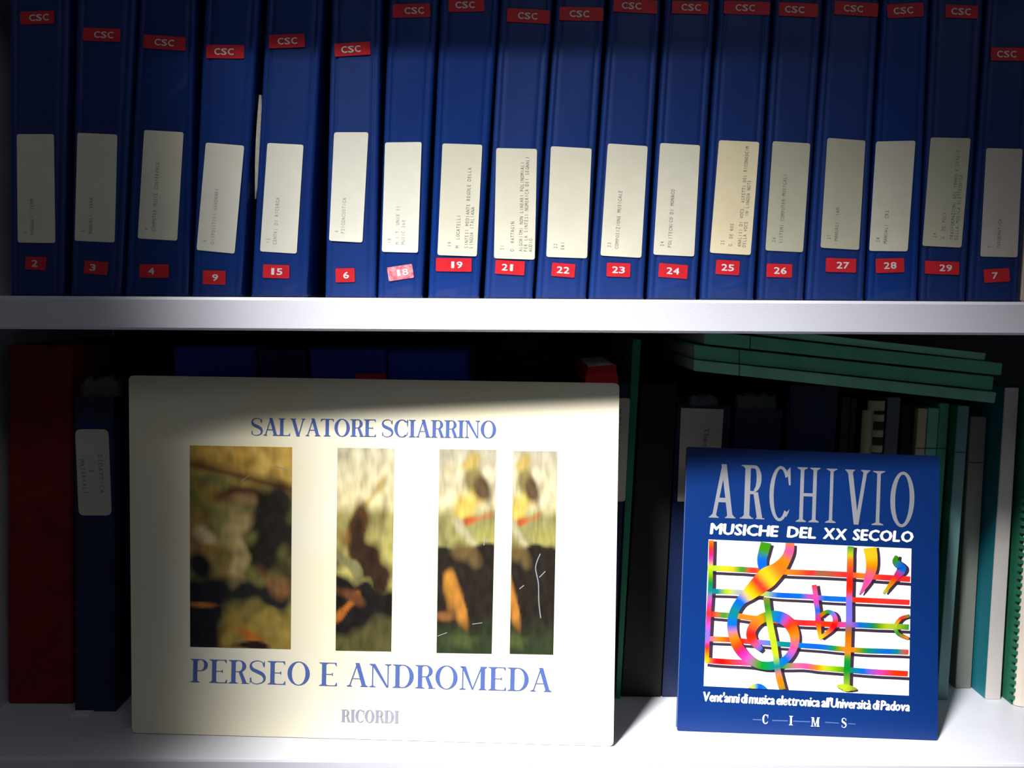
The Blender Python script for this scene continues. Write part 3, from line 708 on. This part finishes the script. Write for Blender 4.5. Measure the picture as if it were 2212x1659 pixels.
def art3(sh):
    def g(u, v):
        U = u+sh; n = nz(U, v, 4, 9); n2 = nz(U, v, 7, 8)+.5*nz(U, v*.4, 20, 3)
        c = lerp3((.45, .41, .30), (.66, .58, .34), v/.26)
        c = lerp3(c, (.27, .25, .09), (v-.26)/.07); c = lerp3(c, (.36, .33, .09), blob(u, v, .9, .43, .4, .04, 0, .5, n))
        c = lerp3(c, (.24, .20, .07), blob(U, v, .62, .15, .24, .09, .3, .45, n*.9))
        c = lerp3(c, (.62, .46, .10), blob(U, v, .50, .28, .27, .06, -.1, .4, n*.8))
        c = lerp3(c, (.50, .36, .10), blob(U, v, .50, .07, .20, .03, -.1, .5, n))
        c = lerp3(c, (.10, .06, .03), blob(U, v, .80, .19, .14, .06, .1, .5, n))
        c = lerp3(c, (.48, .11, .03), blob(U, v, .62, .345, .24, .018, -.1, .5, n))
        c = lerp3(c, (.40, .37, .22), blob(U, v, .48, .41, .22, .03, .3, .5, n))
        c = lerp3(c, (.020, .015, .011), (v-.465-.015*math.sin(U*5)+.02*n)/.02)
        c = lerp3(c, (.13, .085, .03), blob(U, v, .45, .52, .24, .05, 0, .5, n))
        c = lerp3(c, (.45, .20, .03), blob(U, v, .24, .66, .11, .10, -.25, .4, n*.8))
        c = lerp3(c, (.42, .17, .03), blob(U, v, .44, .79, .20, .055, .75, .5, n*1.2))
        c = lerp3(c, (.22, .09, .03), blob(U, v, .12, .82, .14, .02, 0, .5, n))
        c = lerp3(c, (.030, .040, .018), (v-.85-.05*n)/.05)
        c = lerp3(c, (.065, .085, .025), blob(U, v, .55, .93, .35, .03, 0, .6, n*1.5))
        return tuple(max(0, x*.85*(1+.45*n2)) for x in c)
    return g
def picture(quad, fn, nu, nv):
    TLp, TRp, BRp, BLp = [Vector(p) for p in quad]; v = []; c = []; f = []
    for j in range(nv+1):
        for i in range(nu+1):
            a = TLp.lerp(TRp, i/nu); b = BLp.lerp(BRp, i/nu); p = a.lerp(b, j/nv); v.append(SPn(p.x, p.y, .00025)); c.append(fn(i/nu, j/nv))
    for j in range(nv):
        for i in range(nu): k = j*(nu+1)+i; f.append((k, k+nu+1, k+nu+2, k+1))
    o = mesh_obj('picture_panel', v, f, M['art'], score, c); return o
for q, fn, nu in (([(410, 962), (631, 966), (628, 1402), (411, 1397)], art1, 48), ([(729, 967), (852, 969), (845, 1407), (725, 1405)], art2, 28),
              ([(949, 970), (1072, 972), (1062, 1412), (943, 1410)], art3(0), 28), ([(1109, 974), (1204, 975), (1195, 1414), (1101, 1412)], art3(.33), 22)):
    picture(q, fn, nu, 96)
# pale scratches and scuffs on the varnish of the fourth picture
mb = MB()
for c_, w_ in (([(1167, 1196), (1157, 1225), (1163, 1260), (1164, 1300), (1168, 1335)], 2.2), ([(1165, 1247), (1178, 1234)], 2), ([(1122, 1272), (1132, 1264)], 2), ([(1045, 1178), (1050, 1158)], 2),
               ([(945, 1374), (966, 1366)], 1.6), ([(1020, 1348), (1042, 1345)], 1.6), ([(520, 1040), (538, 1028)], 1.4), ([(594, 1006), (622, 1016)], 1.6)):
    for q in ribbon(c_, [w_]*len(c_), 5)[0]: mb.poly([SPn(x, y, .0004) for x, y in q])
mb.obj('scratches', M['grey_ink'], score)['kind'] = 'stuff'
tc_ = [atZ(270, 1577, .0004), atZ(292, 1568, .0006), atZ(300, 1581, .0006), atZ(286, 1583, .0004)]
mesh_obj('torn_corner', tc_+[p+Vector((0, 0, .0006)) for p in tc_], [(3, 2, 1, 0), (4, 5, 6, 7), (0, 1, 5, 4), (1, 2, 6, 5), (2, 3, 7, 6), (3, 0, 4, 7)], M['score'], score)
put_text('author_lettering', serif_layout('SALVATORE SCIARRINO', .15, .030, .0, .22), SPn, (541, 940), (1072, 946), (0.6, -37), M['score_ink'], score)
put_text('title_lettering', serif_layout('PERSEO E ANDROMEDA', .135, .026, .03, .26), SPn, (411, 1473), (1191, 1494), (1, -50), M['score_ink'], score)
put_text('publisher_lettering', serif_layout('RICORDI', .20, .05, .0, .2), SPn, (736, 1559), (862, 1562), (.6, -27), M['score_ink2'], score)

arch, AP = facing('paperback_book', 'blue paperback with silver title and rainbow coloured staff picture, leaning at lower right', 'book', (1462, 1578), (2025, 1599), (1485, 965), (2030, 985), R(9), .010, M['arch'], M['pages_w'], 5)
V = serif_layout
def arch_title():
    # condensed capitals: each letter gets its own cell measured on the cover
    cells = [('A', 1534, 1586, 1118, 114), ('R', 1598, 1646, 1120, 116), ('C', 1660, 1706, 1124, 117), ('H', 1717, 1770, 1127, 118), ('I', 1781, 1806, 1129, 117), ('V', 1824, 1873, 1130, 116), ('I', 1881, 1909, 1134, 117), ('O', 1921, 1973, 1137, 118)]
    vv = []; ff = []
    for ch, x0, x1, yb, h in cells:
        P, w = didone(ch, .17 if ch not in 'AV' else .22, .06, .12, .02)
        if ch == 'I': w = .58
        if ch in 'AV': P = didone(ch, .15, .085, .11, .02)[0]
        if ch in 'CO':
            P = []
            a0, a1 = (0, 360) if ch == 'O' else (40, 318)
            for i in range(36):
                p = [R(a0+(a1-a0)*k/36) for k in (i, i+1)]
                P.append([(.5+.5*math.cos(p[0]), .5+.51*math.sin(p[0])), (.5+.5*math.cos(p[1]), .5+.51*math.sin(p[1])), (.5+.30*math.cos(p[1]), .5+.455*math.sin(p[1])), (.5+.30*math.cos(p[0]), .5+.455*math.sin(p[0]))])
            if ch == 'C': P.append([(.80, .93), (.95, 1.0), (.98, .66), (.90, .66)]); P.append([(.74, .14), (.88, .18), (.96, .22), (.93, .16), (.82, .07)])
            w = 1.0
        if ch == 'H':
            P = []
            for cx in (.24, .76):
                P += [[(cx-.075, 0), (cx+.075, 0), (cx+.075, 1), (cx-.075, 1)]]
                for y, d in ((0, 1), (1, -1)): P += [[(cx-.21, y), (cx+.21, y), (cx+.21, y+d*.015), (cx+.075, y+d*.05), (cx-.075, y+d*.05), (cx-.21, y+d*.015)]]
            P.append([(.24, .47), (.76, .47), (.76, .53), (.24, .53)]); w = 1.0
        if ch == 'I':
            P = [[(.5-.14, 0), (.5+.14, 0), (.5+.14, 1), (.5-.14, 1)]]
            for y, d in ((0, 1), (1, -1)): P += [[(.04, y), (.96, y), (.96, y+d*.015), (.64, y+d*.05), (.36, y+d*.05), (.04, y+d*.015)]]
            w = 1.0
        for q in P:
            n = len(vv); vv += [AP(x0+(x1-x0)*p[0]/w+p[1]*4, yb+(x1-x0)*p[0]/w*.035-p[1]*h, .0003+len(ff) % 11*4e-6) for p in q]; ff.append(tuple(range(n, n+len(q))))
    return mesh_obj('title_lettering', vv, ff, M['grey_ink'], arch)
arch_title()
for tx, A, B in (('MUSICHE', (1533, 1153), (1677, 1159)), ('DEL', (1699, 1160), (1759, 1163)), ('XX', (1777, 1163), (1825, 1166)), ('SECOLO', (1841, 1166), (1969, 1171))):
    put_text('subtitle_lettering', layout(tx, gap=.17, shear=.08), AP, A, B, (.5, -22.5), M['white_ink'], arch, .0003, bold=((1.7, 0), (3.2, 0), (1.7, 1), (1.7, -1)))
put_text('caption_lettering', layout("Vent'anni di musica elettronica all'Università di Padova", gap=.10, space=.22), AP, (1517, 1514), (1963, 1536), (2, -19.5), M['white_ink'], arch, .0003, bold=((1.1, 0), (2.2, 0), (1.1, .8), (1.1, -.8)))
mb = MB()
for (a, b, w_) in (((1626, 1554), (1645, 1555), 2.6), ((1668, 1556), (1702, 1557), 2.6), ((1713, 1557.6), (1750, 1559), 2.6), ((1782, 1560), (1812, 1562), 2.6), ((1832, 1563), (1848, 1564), 2.4)):
    for q in ribbon([a, b], [w_, w_], 2)[0]: mb.poly([AP(x, y, .00025) for x, y in q])
mb.obj('rule_line', M['faint_ink'], arch)
for ch, x, y in (('C', 1646, 1563), ('I', 1704, 1566), ('M', 1752, 1569), ('S', 1817, 1571)):
    lay = serif_layout(ch, .20, .07, sf=.12, st=.05); ww = lay[2]*19
    put_text('institute_lettering', lay, AP, (x, y), (x+ww, y+.6), (.6, -20), M['white_ink'], arch, .0003)
# rainbow staff picture
def cp(x, y): return 1480+x/4.254, 1150+y/4.254
mb = MB(); mb.poly([AP(*cp(x, y), .00012) for x, y in ((170, 1412), (2055, 1500), (2080, 148), (215, 65))]); mb.obj('picture_panel', M['white_panel'], arch)
RD = (.85, .03, .02); OR = (.95, .20, .01); YE = (.85, .55, .01); YG = (.45, .58, .02); GR = (.04, .27, .02); TE = (.0, .22, .22); BL = (.0, .13, .62); VI = (.22, .15, .70); MA = (.62, .05, .40); PK = (.80, .08, .30); OL = (.22, .20, .02); GY = (.35, .38, .45); BR_ = (.35, .12, .05)
ST = [
 ([(205, 327), (300, 330), (400, 335), (520, 340), (620, 348), (760, 352), (960, 365), (1150, 372), (1250, 376), (1480, 388), (1640, 400), (1800, 412), (2068, 430)], [50]*13, [YG, YG, YE, GR, RD, OR, OR, RD, BR_, RD, OR, RD, RD]),
 ([(210, 540), (300, 542), (400, 545), (500, 550), (700, 560), (850, 575), (1060, 585), (1170, 592), (1280, 605), (1480, 615), (1530, 617), (1800, 630), (2062, 643)], [46]*13, [TE, TE, YG, GY, YG, BL, BL, MA, BL, BL, RD, RD, RD]),
 ([(205, 748), (260, 752), (360, 760), (500, 770), (640, 790), (1000, 825), (1200, 835), (1350, 845), (1480, 848), (1600, 850), (1750, 858), (1880, 862), (2055, 870)], [50]*13, [RD, RD, GR, OR, OR, RD, RD, RD, MA, BL, GR, YG, GR]),
 ([(195, 975), (300, 980), (420, 985), (560, 1000), (700, 1010), (880, 1025), (1100, 1040), (1260, 1052), (1380, 1065), (1500, 1075), (1640, 1085), (1850, 1092), (1950, 1095), (2050, 1100)], [46]*14, [MA, OR, RD, RD, VI, TE, BL, BL, GR, OR, GR, BL, TE, RD]),
 ([(185, 1170), (260, 1180), (420, 1190), (600, 1200), (700, 1215), (900, 1225), (1080, 1225), (1200, 1240), (1300, 1248), (1480, 1262), (1640, 1275), (1780, 1285), (1900, 1290), (2045, 1298)], [50]*14, [YE, RD, RD, PK, GR, GR, PK, OR, YG, GR, BL, MA, RD, RD]),
 ([(238, 72), (238, 150), (235, 250), (232, 330), (232, 440), (228, 540), (222, 640), (215, 740), (212, 830), (205, 960), (200, 1060), (195, 1190)], [44]*12, [OR, RD, PK, YG, GR, TE, MA, RD, MA, VI, RD, YE]),
 ([(1520, 128), (1515, 200), (1515, 260), (1512, 400), (1508, 540), (1505, 640), (1505, 800), (1500, 900), (1495, 1060), (1490, 1160), (1485, 1300), (1480, 1460)], [58]*12, [GR, YG, OR, RD, RD, VI, VI, BR_, OR, GR, GR, YG]),
 ([(1395, 1408), (1480, 1425), (1575, 1440)], [20, 62, 18], [YG, YG, OL]),
 ([(745, 88), (722, 170), (705, 250), (718, 330), (760, 360)], [95, 95, 90, 80, 60], [GR, GR, BL, BL, OR]),
 ([(962, 98), (955, 170), (920, 250), (850, 340), (760, 410), (680, 480), (590, 560), (510, 630), (450, 730), (430, 850), (445, 960), (490, 1060), (560, 1140), (680, 1215), (820, 1220), (930, 1160), (995, 1060), (1005, 950), (960, 840), (870, 780), (760, 770), (660, 820), (605, 910), (620, 990), (700, 1080)],
  [80, 85, 95, 140, 190, 170, 130, 90, 85, 90, 90, 95, 90, 75, 80, 70, 70, 90, 110, 110, 90, 90, 85, 85, 40], [OR, PK, OR, OR, YE, RD, YE, BL, TE, BL, OR, RD, MA, GR, TE, BL, PK, OR, RD, BL, GR, OR, RD, RD, BL]),
 ([(745, 600), (758, 700), (780, 850), (810, 1000), (830, 1120), (845, 1240), (865, 1340), (893, 1446)], [60, 55, 60, 60, 55, 55, 60, 60], [OL, GR, YG, YG, YG, TE, OR, OL]),
 ([(1183, 482), (1195, 560), (1203, 640), (1215, 720), (1222, 830), (1238, 975)], [46, 46, 48, 46, 50, 24], [RD, PK, MA, BL, RD, YE]),
 ([(1235, 770), (1300, 728), (1360, 750), (1378, 820), (1340, 890), (1235, 975)], [40, 34, 42, 50, 46, 30], [RD, GR, VI, RD, RD, YE]),
 ([(1695, 138), (1710, 230), (1710, 330), (1680, 430), (1640, 510), (1602, 570)], [120, 112, 100, 75, 40, 12], [YE, YE, OR, PK, PK, MA]),
 ([(1943, 215), (1930, 268), (1975, 310), (1985, 345), (1930, 420), (1822, 560)], [30, 58, 70, 85, 55, 22], [GR, GR, BL, BL, RD, YG]),
 ([(2062, 765), (1980, 790), (1930, 860), (1955, 930), (2052, 975)], [30, 32, 36, 30, 26], [GR, RD, YG, GR, OR]),
 ([(575, 1436), (620, 1422), (670, 1418), (720, 1430), (755, 1440)], [6, 44, 60, 44, 6], [PK, YG, BL, BL, TE]),
]
def edge(y): return 2080-(y-148)*.0185
def left(y): return 215-(y-65)*.0334
def clip(p):
    x, y = p; x = min(max(x, left(y)), edge(y)); yt = 65+(x-215)*.0445; yb = 1412+(x-170)*.0467
    return x, min(max(y, yt), yb)
mb = MB(); mc = MB()
for k, (c_, w_, col) in enumerate(ST):
    horiz = k < 5
    dx, dy = (20, 48) if horiz else (36, 10)
    ww = [w*.55 for w in w_] if horiz else [w*.85 for w in w_]
    if k in (9, 8): dx, dy, ww = 26, 22, w_
    if k == 7 or k == 16: dx, dy, ww = 14, 14, w_
    if not (k == 16):
        for q in ribbon([(x+dx, y+dy) for x, y in c_], ww, 5)[0]: mb.poly([AP(*cp(*clip(p)), .00020) for p in q])
    qs, qc = ribbon(c_, w_, 5, col)
    z = .00030+.00003*k
    for q, cc in zip(qs, qc):
        n = len(mc.v); mc.v += [AP(*cp(*clip(p)), z) for p in q]; mc.f.append(tuple(range(n, n+4))); mc.c += [tuple(max(0, x*.8) for x in c) for c in cc]
mb.obj('drop_shadow_print', M['black_ink'], arch)
mc.obj('rainbow_staff_print', M['rain'], arch)

# cream box at the far right of the upper shelf
boxfile('box_file', 'cream box file at the right edge of the upper shelf', 'box file', [(2250, 0), (2350, 0), (2318, 652), (2206, 651)], SPY+.004, .25, M['comb_w'], z0=SHELF_Z+.0004)
for o in sc.objects:
    if '_w' in o: del o['_w']
